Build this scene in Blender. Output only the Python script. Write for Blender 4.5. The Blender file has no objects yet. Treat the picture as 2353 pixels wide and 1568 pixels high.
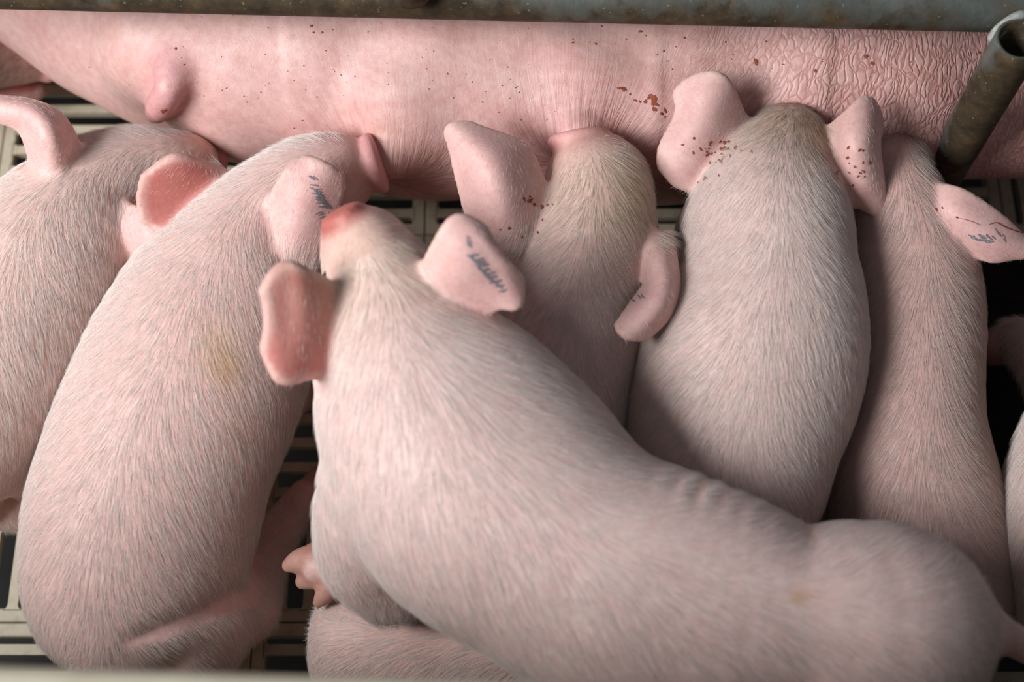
import bpy, math, random
import numpy as np
from mathutils import Vector
from mathutils.bvhtree import BVHTree

random.seed(7)
RNG = np.random.default_rng(11)
C = bpy.context.scene.collection
scene = bpy.context.scene

# ------------------------------------------------------------------ camera
W, H_ = 2353, 1568
LENS = 50.0
F = W * LENS / 36.0
PHI = math.radians(22.0)          # tilt away from straight down
CAM = np.array([0.0, 0.0, 1.32])
FWD = np.array([0, math.sin(PHI), -math.cos(PHI)])
UPV = np.array([0, math.cos(PHI), math.sin(PHI)])
RGT = np.array([1.0, 0, 0])
cam_d = bpy.data.cameras.new('camera')
cam = bpy.data.objects.new('camera', cam_d)
C.objects.link(cam)
cam_d.lens = LENS
cam_d.sensor_width = 36.0
cam_d.clip_start = 0.02
cam.location = CAM
cam.rotation_euler = (PHI, 0, 0)
cam_d.dof.use_dof = True
cam_d.dof.focus_distance = 1.19
cam_d.dof.aperture_fstop = 3.2
scene.camera = cam

# ------------------------------------------------------------------ world, lights, exposure
world = bpy.data.worlds.new('barn_air')
scene.world = world
world.use_nodes = True
bg = world.node_tree.nodes['Background']
bg.inputs[0].default_value = (0.86, 0.92, 1.0, 1)
bg.inputs[1].default_value = 0.125


def area(name, loc, target, sx, sy, power, col):
    ld = bpy.data.lights.new(name, 'AREA')
    ld.shape = 'RECTANGLE'
    ld.size, ld.size_y, ld.energy, ld.color = sx, sy, power, col
    lo = bpy.data.objects.new(name, ld)
    C.objects.link(lo)
    lo.location = loc
    lo.rotation_euler = (Vector(target) - Vector(loc)).to_track_quat('-Z', 'Y').to_euler()
    return lo


area('barn_window', (-1.55, -0.15, 1.75), (-0.1, 0.5, 0.15), 1.1, 0.9, 68, (0.97, 0.98, 1.0))
scene.cycles.use_light_tree = False
scene.cycles.max_bounces = 4
scene.cycles.diffuse_bounces = 3
scene.cycles.glossy_bounces = 1
scene.view_settings.view_transform = 'Standard'
scene.view_settings.look = 'None'
scene.view_settings.gamma = 1.0
scene.view_settings.exposure = 0.0
scene.view_settings.use_curve_mapping = False


# ------------------------------------------------------------------ geometry helpers
def at(px, py, z):
    """world point on the sight line of photo pixel (px, py) at height z"""
    u = (px - W / 2) / F
    v = (H_ / 2 - py) / F
    d = FWD + u * RGT + v * UPV
    t = (z - CAM[2]) / d[2]
    return CAM + t * d


def ray(px, py):
    u = (px - W / 2) / F
    v = (H_ / 2 - py) / F
    d = FWD + u * RGT + v * UPV
    return d / np.linalg.norm(d)


def depth(P):
    return float(np.dot(np.asarray(P) - CAM, FWD))


def catmull(A, n):
    """resample rows of A smoothly, n samples per span"""
    A = np.asarray(A, float)
    E = np.vstack([2 * A[0] - A[1], A, 2 * A[-1] - A[-2]])
    out = []
    for i in range(len(A) - 1):
        p0, p1, p2, p3 = E[i], E[i + 1], E[i + 2], E[i + 3]
        for t in np.linspace(0, 1, n, endpoint=False):
            out.append(0.5 * (2 * p1 + (p2 - p0) * t + (2 * p0 - 5 * p1 + 4 * p2 - p3) * t * t
                              + (3 * p1 - p0 - 3 * p2 + p3) * t ** 3))
    out.append(A[-1])
    return np.array(out)


class Chain:
    """a limb or trunk: an ellipse swept along a smooth spine"""

    def __init__(self, pts, w, h, n=3, k=0.02, cap0=None, cap1=None, tag=''):
        A = np.column_stack([np.asarray(pts, float), w, h])
        S = catmull(A, n)
        self.P, self.w, self.h = S[:, :3], np.maximum(S[:, 3], .003), np.maximum(S[:, 4], .003)
        self.k, self.tag = k, tag
        d = np.gradient(self.P, axis=0)
        L = np.zeros_like(d)
        prev = None
        for i in range(len(d)):
            q = np.array([d[i, 1], -d[i, 0], 0.0])
            m = np.linalg.norm(q)
            if m < 1e-4:
                q = prev if prev is not None else np.array([1.0, 0, 0])
            else:
                q = q / m
            if prev is not None and np.dot(q, prev) < 0:
                q = -q
            prev = q
            L[i] = q
        self.L = L
        self.cap0 = cap0 or min(self.w[0], self.h[0]) * .8
        self.cap1 = cap1 or min(self.w[-1], self.h[-1]) * .8
        self.arc = np.concatenate([[0], np.cumsum(np.linalg.norm(np.diff(self.P, axis=0), axis=1))])
        r = max(self.w.max(), self.h.max(), self.cap0, self.cap1)
        self.lo, self.hi = self.P.min(0) - r, self.P.max(0) + r

    def seg(self, i, X, Y, Z):
        a, b = self.P[i], self.P[i + 1]
        ab = b - a
        ln = np.linalg.norm(ab) + 1e-9
        T = ab / ln
        L = self.L[i] + self.L[i + 1]
        L = L - T * np.dot(L, T)
        L = L / (np.linalg.norm(L) + 1e-9)
        U = np.cross(L, T)
        qx, qy, qz = X - a[0], Y - a[1], Z - a[2]
        ax = qx * T[0] + qy * T[1] + qz * T[2]
        t = np.clip(ax / ln, 0, 1)
        ax = ax - t * ln
        la = qx * L[0] + qy * L[1] + qz * L[2]
        ve = qx * U[0] + qy * U[1] + qz * U[2]
        w = self.w[i] + t * (self.w[i + 1] - self.w[i])
        h = self.h[i] + t * (self.h[i + 1] - self.h[i])
        l = np.maximum(w, h) * 1.1
        l = np.where(ax < 0, np.minimum(l, self.arc[i] + self.cap0), np.minimum(l, self.arc[-1] - self.arc[i + 1] + self.cap1))
        a1, a2, a3 = la / w, ve / h, ax / l
        k0 = np.sqrt(a1 * a1 + a2 * a2 + a3 * a3)
        k1 = np.sqrt((a1 / w) ** 2 + (a2 / h) ** 2 + (a3 / l) ** 2) + 1e-6
        return np.where(k0 < .05, -np.minimum(w, h), k0 * (k0 - 1) / k1)

    def __call__(self, Q):
        d = np.full(len(Q), 1e3)
        for i in range(len(self.P) - 1):
            d = np.minimum(d, self.seg(i, Q[:, 0], Q[:, 1], Q[:, 2]))
        return d


class Sheet:
    """an ear: a curved sheet given by rows of points from base to rim"""

    def __init__(self, rows, r=.0046, base=.0068, k=.008, n=18, tag='ear'):
        R = [[at(*p) for p in row] for row in rows]
        A = np.array([catmull(row, n) for row in np.array(R)])
        A = np.transpose(A, (1, 0, 2))
        A = np.array([catmull(col, n) for col in A])
        nv, nu = A.shape[:2]
        # round off the corners of the rim
        vs = np.linspace(-1, 1, nv)
        for iu in range(nu):
            uu = iu / (nu - 1)
            if uu > .6:
                sc = 1 - .34 * ((uu - .6) / .4) ** 2
                A[:, iu] = np.stack([np.interp(vs * sc, vs, A[:, iu, c]) for c in range(3)], 1)
        u = np.linspace(0, 1, nu)[None, :].repeat(nv, 0)
        v = np.abs(np.linspace(-1, 1, nv))[:, None].repeat(nu, 1)
        rad = r + (base - r) * np.clip(1 - u / .35, 0, 1) ** 1.5
        rad = rad * (1 - .05 * np.clip((np.maximum(v, u) - .8) / .2, 0, 1))
        self.S = A.reshape(-1, 3).astype(np.float32)
        self.r = rad.reshape(-1).astype(np.float32)
        self.k, self.tag = k, tag
        du, dv = np.gradient(A, axis=1), np.gradient(A, axis=0)
        nn = np.cross(du, dv)
        self.N = (nn / (np.linalg.norm(nn, axis=2, keepdims=True) + 1e-12)).reshape(-1, 3)
        if ((CAM - self.S) * self.N).sum(1).mean() < 0:
            self.N = -self.N
        self.u = u.reshape(-1)
        self.v = v.reshape(-1)
        self.lo, self.hi = self.S.min(0) - base, self.S.max(0) + base

    def near(self, Q):
        d = np.empty(len(Q), np.float32)
        ix = np.empty(len(Q), np.int64)
        s2 = (self.S ** 2).sum(1)
        for a in range(0, len(Q), 4000):
            q = Q[a:a + 4000].astype(np.float32)
            m = np.sqrt(np.maximum((q ** 2).sum(1)[:, None] + s2[None] - 2 * q @ self.S.T, 1e-12)) - self.r[None]
            ix[a:a + 4000] = m.argmin(1)
            d[a:a + 4000] = m.min(1)
        return d, ix

    def __call__(self, Q):
        # far cells are told by a thinned set of samples, the rest by all of them
        d = np.full(len(Q), .04, np.float32)
        sub = self.S[::7]
        s2 = (sub ** 2).sum(1)
        for a in range(0, len(Q), 8000):
            q = Q[a:a + 8000].astype(np.float32)
            d[a:a + 8000] = np.sqrt(np.maximum(((q ** 2).sum(1)[:, None] + s2[None] - 2 * q @ sub.T).min(1), 1e-12)) - .004
        m = d < .016
        if m.any():
            d[m] = self.near(Q[m])[0]
        return d


def smin(a, b, k):
    h = np.maximum(k - np.abs(a - b), 0) / k
    return np.minimum(a, b) - h * h * k * .25


def lumps(X, Y, Z, s, amp):
    return amp * (np.sin(X * 31 + s) * np.sin(Y * 27 + 2 * s) + .6 * np.sin(X * 53 + Z * 47 + 3 * s) * np.cos(Y * 61 - s))


def surface(prims, h, seed=0., amp=.0012, mods=(), smooth=2, bounds=None):
    """polygonise the smooth union of the primitives"""
    M = .016
    lo = np.min([p.lo for p in prims], 0) - M
    hi = np.max([p.hi for p in prims], 0) + M
    if bounds is not None:
        lo, hi = np.maximum(lo, bounds[0]), np.minimum(hi, bounds[1])
    n = np.ceil((hi - lo) / h).astype(int) + 1
    ax = [(lo[i] + h * np.arange(n[i])).astype(np.float32) for i in range(3)]
    D = np.full(n, .04, np.float32)

    def rng(l, hh, m):
        i0 = np.clip(np.floor((l - m - lo) / h).astype(int), 0, n - 1)
        i1 = np.clip(np.ceil((hh + m - lo) / h).astype(int) + 1, 1, n)
        return i0, i1

    for p in prims:
        m = max(p.k, .008) + .004
        i0, i1 = rng(p.lo, p.hi, m)
        if np.any(i1 <= i0):
            continue
        sub = (slice(i0[0], i1[0]), slice(i0[1], i1[1]), slice(i0[2], i1[2]))
        if isinstance(p, Chain):
            d = np.full(i1 - i0, .04, np.float32)
            for s in range(len(p.P) - 1):
                r = max(p.w[s:s + 2].max(), p.h[s:s + 2].max())
                if s == 0:
                    r = max(r, p.cap0)
                if s == len(p.P) - 2:
                    r = max(r, p.cap1)
                a, b = p.P[s], p.P[s + 1]
                j0, j1 = rng(np.minimum(a, b) - r, np.maximum(a, b) + r, m)
                j0, j1 = np.maximum(j0, i0), np.minimum(j1, i1)
                if np.any(j1 <= j0):
                    continue
                X = ax[0][j0[0]:j1[0], None, None]
                Y = ax[1][None, j0[1]:j1[1], None]
                Z = ax[2][None, None, j0[2]:j1[2]]
                o = (slice(j0[0] - i0[0], j1[0] - i0[0]), slice(j0[1] - i0[1], j1[1] - i0[1]), slice(j0[2] - i0[2], j1[2] - i0[2]))
                d[o] = np.minimum(d[o], p.seg(s, X, Y, Z))
        else:
            g = np.stack(np.meshgrid(ax[0][i0[0]:i1[0]], ax[1][i0[1]:i1[1]], ax[2][i0[2]:i1[2]], indexing='ij'), -1).reshape(-1, 3)
            d = p(g).reshape(i1 - i0)
        D[sub] = smin(D[sub], d, p.k)
    X, Y, Z = ax[0][:, None, None], ax[1][None, :, None], ax[2][None, None, :]
    if amp:
        D += lumps(X, Y, Z, seed, amp).astype(np.float32)
    for f in mods:
        D += f(X, Y, Z).astype(np.float32)
    D[0], D[-1], D[:, 0], D[:, -1], D[:, :, 0], D[:, :, -1] = (.01,) * 6
    # naive surface nets
    s = D < 0
    c = np.zeros(n - 1, np.int8)
    for i in (0, 1):
        for j in (0, 1):
            for k in (0, 1):
                c += s[i:n[0] - 1 + i, j:n[1] - 1 + j, k:n[2] - 1 + k]
    act = (c > 0) & (c < 8)
    I = np.argwhere(act)
    idx = np.full(n - 1, -1, np.int64)
    idx[act] = np.arange(len(I))
    acc = np.zeros((len(I), 3))
    cnt = np.zeros(len(I))
    corners = [(i, j, k) for i in (0, 1) for j in (0, 1) for k in (0, 1)]
    val = {q: D[I[:, 0] + q[0], I[:, 1] + q[1], I[:, 2] + q[2]] for q in corners}
    for q in corners:
        for a in range(3):
            if q[a] == 0:
                e = list(q)
                e[a] = 1
                va, vb = val[q], val[tuple(e)]
                cr = (va < 0) != (vb < 0)
                t = np.where(cr, va / np.where(cr, va - vb, 1), 0)
                pt = np.zeros((len(I), 3)) + np.array(q)
                pt[:, a] += t
                acc[cr] += pt[cr]
                cnt[cr] += 1
    V = (I + acc / cnt[:, None]) * h + lo
    Fs = []
    for a in range(3):
        b, c2 = (a + 1) % 3, (a + 2) % 3
        sl0 = [slice(None)] * 3
        sl1 = [slice(None)] * 3
        sl0[a], sl1[a] = slice(0, -1), slice(1, None)
        for q in (b, c2):
            sl0[q] = slice(1, -1)
            sl1[q] = slice(1, -1)
        s0, s1 = s[tuple(sl0)], s[tuple(sl1)]
        for sign in (0, 1):
            E = np.argwhere((s0 & ~s1) if sign == 0 else (~s0 & s1))
            if not len(E):
                continue
            E[:, b] += 1
            E[:, c2] += 1
            quad = []
            for (ob, oc) in ((1, 1), (0, 1), (0, 0), (1, 0)):
                G = E.copy()
                G[:, b] -= ob
                G[:, c2] -= oc
                quad.append(idx[G[:, 0], G[:, 1], G[:, 2]])
            quad = np.stack(quad, 1)
            if sign == 1:
                quad = quad[:, ::-1]
            Fs.append(quad)
    Fq = np.vstack(Fs)
    if smooth:
        e0 = Fq.reshape(-1)
        e1 = np.roll(Fq, -1, 1).reshape(-1)
        deg = np.bincount(e0, minlength=len(V)) + np.bincount(e1, minlength=len(V))
        for it in range(smooth):
            S = np.stack([np.bincount(e0, V[e1, i], len(V)) + np.bincount(e1, V[e0, i], len(V)) for i in range(3)], 1)
            V = V + .5 * (S / np.maximum(deg, 1)[:, None] - V)
    return V, Fq


def vnormals(V, Fq):
    fn = np.cross(V[Fq[:, 2]] - V[Fq[:, 0]], V[Fq[:, 3]] - V[Fq[:, 1]])
    N = np.zeros_like(V)
    for c in range(4):
        for i in range(3):
            N[:, i] += np.bincount(Fq[:, c], fn[:, i], len(V))
    return N / (np.linalg.norm(N, axis=1, keepdims=True) + 1e-12)


def np_mesh(name, V, Fq, mat, parent=None, smooth=True):
    me = bpy.data.meshes.new(name)
    me.vertices.add(len(V))
    me.vertices.foreach_set('co', np.asarray(V, np.float32).reshape(-1))
    me.loops.add(Fq.size)
    me.loops.foreach_set('vertex_index', Fq.reshape(-1).astype(np.int32))
    me.polygons.add(len(Fq))
    me.polygons.foreach_set('loop_start', np.arange(0, Fq.size, Fq.shape[1], dtype=np.int32))
    me.polygons.foreach_set('use_smooth', np.full(len(Fq), smooth))
    me.update(calc_edges=True)
    me.materials.append(mat)
    o = bpy.data.objects.new(name, me)
    C.objects.link(o)
    if parent is not None:
        o.parent = parent
    return o


def put_col(o, name, col):
    a = o.data.attributes.new(name, 'FLOAT_COLOR', 'POINT')
    c = np.ones((len(col), 4), np.float32)
    c[:, :3] = col
    a.data.foreach_set('color', c.reshape(-1))


def put_f(o, name, f):
    a = o.data.attributes.new(name, 'FLOAT', 'POINT')
    a.data.foreach_set('value', np.asarray(f, np.float32))


def poly_mesh(name, verts, faces, mat, parent=None, smooth=False):
    me = bpy.data.meshes.new(name)
    me.from_pydata([tuple(map(float, v)) for v in verts], [], faces)
    me.update()
    if mat:
        me.materials.append(mat)
    for p in me.polygons:
        p.use_smooth = smooth
    o = bpy.data.objects.new(name, me)
    C.objects.link(o)
    if parent is not None:
        o.parent = parent
    return o


def tag(o, label=None, cat=None, group=None, kind=None):
    for k, v in (('label', label), ('category', cat), ('group', group), ('kind', kind)):
        if v:
            o[k] = v
    return o


def empty(name, loc=(0, 0, 0)):
    o = bpy.data.objects.new(name, None)
    C.objects.link(o)
    o.location = loc
    o.empty_display_size = .05
    return o


# ------------------------------------------------------------------ materials
class NT:
    def __init__(self, name):
        self.m = bpy.data.materials.new(name)
        self.m.use_nodes = True
        self.t = self.m.node_tree
        self.b = self.t.nodes['Principled BSDF']

    def n(self, typ, **kw):
        nd = self.t.nodes.new(typ)
        for k, v in kw.items():
            if k.startswith('i_'):
                key = k[2:]
                nd.inputs[int(key) if key.isdigit() else key].default_value = v
            else:
                setattr(nd, k, v)
        return nd

    def l(self, a, b):
        self.t.links.new(a, b)

    def math(self, op, a, b=None, c=None, clamp=False):
        nd = self.n('ShaderNodeMath', operation=op, use_clamp=clamp)
        for i, v in enumerate((a, b, c)):
            if v is None:
                continue
            if isinstance(v, (int, float)):
                nd.inputs[i].default_value = v
            else:
                self.l(v, nd.inputs[i])
        return nd.outputs[0]

    def mix(self, fac, a, b, mode='MIX'):
        nd = self.n('ShaderNodeMix', data_type='RGBA', blend_type=mode)
        for i, v in ((0, fac), (6, a), (7, b)):
            if isinstance(v, (int, float)):
                nd.inputs[i].default_value = v
            elif isinstance(v, tuple):
                nd.inputs[i].default_value = (*v, 1) if len(v) == 3 else v
            else:
                self.l(v, nd.inputs[i])
        return nd.outputs[2]

    def noise(self, vec, scale, detail=2.0, rough=.5, dist=0.0):
        nd = self.n('ShaderNodeTexNoise', i_Scale=scale, i_Detail=detail, i_Roughness=rough, i_Distortion=dist)
        if vec is not None:
            self.l(vec, nd.inputs['Vector'])
        return nd.outputs['Fac']

    def ramp(self, fac, *stops):
        nd = self.n('ShaderNodeValToRGB')
        e = nd.color_ramp.elements
        while len(e) < len(stops):
            e.new(.5)
        for el, (p, c) in zip(e, stops):
            el.position = p
            el.color = (*c, 1) if isinstance(c, tuple) else (c, c, c, 1)
        self.l(fac, nd.inputs[0])
        return nd.outputs[0]

    def bump(self, h, strength, dist, normal=None):
        nd = self.n('ShaderNodeBump', i_Strength=strength, i_Distance=dist)
        self.l(h, nd.inputs['Height'])
        if normal is not None:
            self.l(normal, nd.inputs['Normal'])
        return nd.outputs[0]

    def attr(self, name, out='Color'):
        return self.n('ShaderNodeAttribute', attribute_name=name).outputs[out]

    def pos(self):
        return self.n('ShaderNodeTexCoord').outputs['Object']

    def set(self, **kw):
        for k, v in kw.items():
            self.b.inputs[k.replace('_', ' ')].default_value = v


def skin_material(name):
    t = NT(name)
    p = t.pos()
    col = t.attr('skin')
    n1 = t.noise(p, 55, 4, .6)
    n2 = t.noise(p, 260, 3, .6)
    c = t.mix(.55, col, t.ramp(n1, (.3, (.86, .70, .68)), (.7, (1.06, 1.06, 1.05))), 'MULTIPLY')
    c = t.mix(.35, c, t.ramp(n2, (.35, (.84, .72, .70)), (.65, (1.05, 1.04, 1.03))), 'MULTIPLY')
    t.l(c, t.b.inputs['Base Color'])
    t.set(Roughness=.5)
    t.b.inputs['Specular IOR Level'].default_value = .35
    b = t.bump(t.noise(p, 300, 3, .65), .22, .0014)
    t.l(b, t.b.inputs['Normal'])
    return t.m


def sow_material():
    t = NT('sow_skin')
    p = t.pos()
    col = t.attr('skin')
    psi, rad, wr = t.attr('psi', 'Fac'), t.attr('rad', 'Fac'), t.attr('wrinkle', 'Fac')
    pinch = t.attr('pinch', 'Fac')
    cv = t.n('ShaderNodeCombineXYZ')
    t.l(psi, cv.inputs[0])
    t.l(rad, cv.inputs[1])
    # fine furrows running along the stretch of the skin
    mp = t.n('ShaderNodeMapping')
    mp.inputs['Scale'].default_value = (320, 26, 1)
    t.l(cv.outputs[0], mp.inputs[0])
    f1 = t.noise(mp.outputs[0], 1.0, 3, .6, .25)
    mp2 = t.n('ShaderNodeMapping')
    mp2.inputs['Scale'].default_value = (130, 24, 1)
    t.l(cv.outputs[0], mp2.inputs[0])
    f2 = t.noise(mp2.outputs[0], 1.0, 4, .65, .9)
    leather = t.n('ShaderNodeTexVoronoi', feature='DISTANCE_TO_EDGE', i_Scale=1.0)
    mp3 = t.n('ShaderNodeMapping')
    mp3.inputs['Scale'].default_value = (250, 88, 1)
    nz = t.n('ShaderNodeTexNoise', i_Scale=40.0, i_Detail=3.0)
    t.l(p, nz.inputs['Vector'])
    add = t.n('ShaderNodeVectorMath', operation='MULTIPLY_ADD')
    t.l(nz.outputs['Color'], add.inputs[0])
    add.inputs[1].default_value = (.016, .03, 0)
    t.l(cv.outputs[0], add.inputs[2])
    t.l(add.outputs[0], mp3.inputs[0])
    t.l(mp3.outputs[0], leather.inputs['Vector'])
    lf = t.ramp(leather.outputs['Distance'], (.0, 0.), (.22, 1.))
    ridge2 = t.ramp(f2, (.35, 0.), (.6, 1.))
    # colour: mottling, reddish furrows, brown specks
    c = t.mix(.6, col, t.ramp(t.noise(p, 22, 5, .65), (.3, (.86, .66, .64)), (.7, (1.05, 1.06, 1.06))), 'MULTIPLY')
    c = t.mix(.5, c, t.ramp(t.noise(p, 130, 4, .6), (.33, (.82, .66, .62)), (.62, (1.05, 1.04, 1.03))), 'MULTIPLY')
    c = t.mix(t.math('MULTIPLY', .55, wr), c, t.mix(1.0, c, t.ramp(lf, (.0, (.62, .36, .34)), (.6, (1., 1., 1.))), 'MULTIPLY'))
    c = t.mix(t.math('MULTIPLY', .65, pinch), c, t.mix(1.0, c, t.ramp(ridge2, (.0, (.62, .34, .33)), (.7, (1., 1., 1.))), 'MULTIPLY'))
    c = t.mix(t.math('MULTIPLY', t.attr('furrow', 'Fac'), .2), c, t.ramp(f1, (.36, (.80, .62, .60)), (.58, (1.03, 1.03, 1.03))), 'MULTIPLY')
    sp = t.math('GREATER_THAN', t.noise(p, 170, 2, .7), .735)
    c = t.mix(t.math('MULTIPLY', sp, .6), c, (.28, .09, .045))
    dirt = t.ramp(t.noise(p, 9, 4, .6), (.55, 0.), (.75, 1.))
    c = t.mix(t.math('MULTIPLY', dirt, .22), c, (.42, .27, .17))
    t.l(c, t.b.inputs['Base Color'])
    t.set(Roughness=.46)
    t.b.inputs['Specular IOR Level'].default_value = .4
    b = t.bump(t.math('MULTIPLY', f1, t.attr('furrow', 'Fac')), .10, .0010)
    hb = t.math('MULTIPLY', ridge2, t.math('ADD', t.math('MULTIPLY', t.attr('furrow', 'Fac'), .025), t.math('MULTIPLY', pinch, .7)))
    b = t.bump(hb, .6, .0032, b)
    fine = t.math('MULTIPLY', t.noise(p, 500, 2, .6), .3)
    b = t.bump(t.math('ADD', t.math('MULTIPLY', lf, wr), fine), .5, .0016, b)
    t.l(b, t.b.inputs['Normal'])
    return t.m


def hair_material():
    t = NT('fine_hair')
    d = t.n('ShaderNodeBsdfDiffuse')
    t.l(t.attr('hair_color'), d.inputs['Color'])
    t.l(d.outputs[0], t.t.nodes['Material Output'].inputs['Surface'])
    return t.m


def flat_material(name, col, rough=.7, var=.2, scale=200, spec=.3):
    t = NT(name)
    p = t.pos()
    c = t.mix(1.0, col, t.ramp(t.noise(p, scale, 3, .6), (.3, 1 - var), (.7, 1 + var)), 'MULTIPLY')
    t.l(c, t.b.inputs['Base Color'])
    t.set(Roughness=rough)
    t.b.inputs['Specular IOR Level'].default_value = spec
    return t.m


def metal_material(name, t0, t1):
    t = NT(name)
    p = t.pos()
    a = t.noise(p, 7, 5, .62, .4)
    b_ = t.noise(p, 34, 5, .7)
    zinc = t.ramp(b_, (.25, (.09, .10, .088)), (.5, (.15, .165, .15)), (.75, (.24, .265, .26)))
    rust = t.ramp(t.noise(p, 60, 4, .7), (.3, (.03, .021, .012)), (.55, (.075, .052, .026)), (.8, (.15, .10, .05)))
    m = t.math('ADD', t.math('MULTIPLY', a, .75), t.math('MULTIPLY', b_, .45))
    sx = t.n('ShaderNodeSeparateXYZ')
    t.l(t.n('ShaderNodeNewGeometry').outputs['Normal'], sx.inputs[0])
    under = t.math('MULTIPLY', t.math('MULTIPLY', sx.outputs['Y'], -1.0), .16)
    m = t.math('ADD', m, under)
    mk = t.ramp(m, (t0, 0.), (t1, 1.))
    c = t.mix(mk, zinc, rust)
    sp = t.math('GREATER_THAN', t.noise(p, 260, 2, .7), .70)
    c = t.mix(t.math('MULTIPLY', sp, .55), c, (.42, .38, .25))
    dk = t.ramp(t.noise(p, 18, 4, .6), (.62, 0.), (.72, 1.))
    c = t.mix(t.math('MULTIPLY', dk, .7), c, (.018, .014, .011))
    t.l(c, t.b.inputs['Base Color'])
    t.set(Metallic=.25)
    t.l(t.ramp(mk, (0., .38), (1., .72)), t.b.inputs['Roughness'])
    t.l(t.bump(t.noise(p, 190, 4, .65), .35, .0012), t.b.inputs['Normal'])
    return t.m


def plastic_material(name, col, dirt=(.20, .11, .03), amount=.5):
    t = NT(name)
    p = t.pos()
    oi = t.n('ShaderNodeObjectInfo').outputs['Random']
    c = t.mix(1.0, col, t.ramp(t.noise(p, 14, 5, .6), (.3, (.84, .82, .78)), (.7, (1.04, 1.04, 1.04))), 'MULTIPLY')
    c = t.mix(1.0, c, t.ramp(oi, (0., .92), (1., 1.05)), 'MULTIPLY')
    d = t.ramp(t.noise(p, 40, 5, .7), (.52, 0.), (.75, 1.))
    c = t.mix(t.math('MULTIPLY', d, amount), c, dirt)
    t.l(c, t.b.inputs['Base Color'])
    t.set(Roughness=.45)
    t.l(t.bump(t.noise(p, 320, 3, .6), .2, .0008), t.b.inputs['Normal'])
    return t.m


M_SKIN = skin_material('piglet_skin')
M_SOW = sow_material()
M_HAIR = hair_material()
M_SCAB = flat_material('dried_scab', (.30, .085, .045), .75, .5, 600)
M_SPECK = flat_material('dark_dirt_speck', (.17, .08, .05), .8, .3, 500)
M_INK = flat_material('tattoo_ink', (.235, .225, .255), .6, .35, 700)
M_EYE = flat_material('wet_eye', (.012, .008, .007), .08, .1, 50, .6)
M_STEEL = metal_material('galvanised_steel', .57, .74)
M_RUST = metal_material('rusty_steel', .50, .62)
M_WELD = flat_material('bright_weld', (.42, .42, .38), .5, .4, 160, .5)
M_FLOOR = plastic_material('slat_plastic', (.56, .50, .38))
M_PANEL = plastic_material('panel_plastic', (.50, .46, .36), amount=.25)
M_SHEET = flat_material('black_sheet', (.012, .009, .007), .85, .6, 60)
M_PIT = flat_material('pit_slurry', (.010, .008, .006), .6, .5, 12)

# ------------------------------------------------------------------ floor
floor = empty('floor')
tag(floor, 'cream plastic slatted pen floor with dark slots', None, None, 'structure')
TW, PITCH, TH = .15, .025, .011


def bar_mesh(name, length, width, flare=.006):
    """a floor rib whose ends flare so that the slots have round ends"""
    L, w = length / 2, width / 2
    q = [math.pi / 2 * i / 4 for i in range(5)]
    # order the outline counter-clockwise
    a1 = [(L - flare + flare * math.sin(a), w + flare - flare * math.cos(a)) for a in q][::-1]
    a2 = [(-x, y) for x, y in a1][::-1]
    a3 = [(-x, -y) for x, y in a1]
    a4 = [(x, -y) for x, y in a1][::-1]
    o2 = a1 + a2 + a3 + a4
    n = len(o2)
    top = [(x, y * .94, 0) for x, y in o2]
    mid = [(x, y, -.0016) for x, y in o2]
    bot = [(x, y * .8, -TH) for x, y in o2]
    f = [tuple(range(n))]
    for i in range(n):
        j = (i + 1) % n
        f.append((i, n + i, n + j, j))
        f.append((n + i, 2 * n + i, 2 * n + j, n + j))
    me = bpy.data.meshes.new(name)
    me.from_pydata(top + mid + bot, [], f)
    me.materials.append(M_FLOOR)
    return me


def frame_mesh(name, sx, sy, m):
    """rim of a tile, a rectangular ring with a softened upper edge"""
    b = .0012
    def ring(ax, ay, z):
        return [(ax, ay, z), (-ax, ay, z), (-ax, -ay, z), (ax, -ay, z)]
    X, Y = sx / 2, sy / 2
    x, y = X - m, Y - m
    rings = [ring(X, Y, -TH), ring(X, Y, -b), ring(X - b, Y - b, 0), ring(x + b, y + b, 0), ring(x, y, -b), ring(x, y, -TH)]
    v = [p for r in rings for p in r]
    f = []
    for r in range(5):
        for i in range(4):
            j = (i + 1) % 4
            f.append((r * 4 + i, r * 4 + j, r * 4 + 4 + j, r * 4 + 4 + i))
    me = bpy.data.meshes.new(name)
    me.from_pydata(v, [], f)
    me.materials.append(M_FLOOR)
    return me


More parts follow.
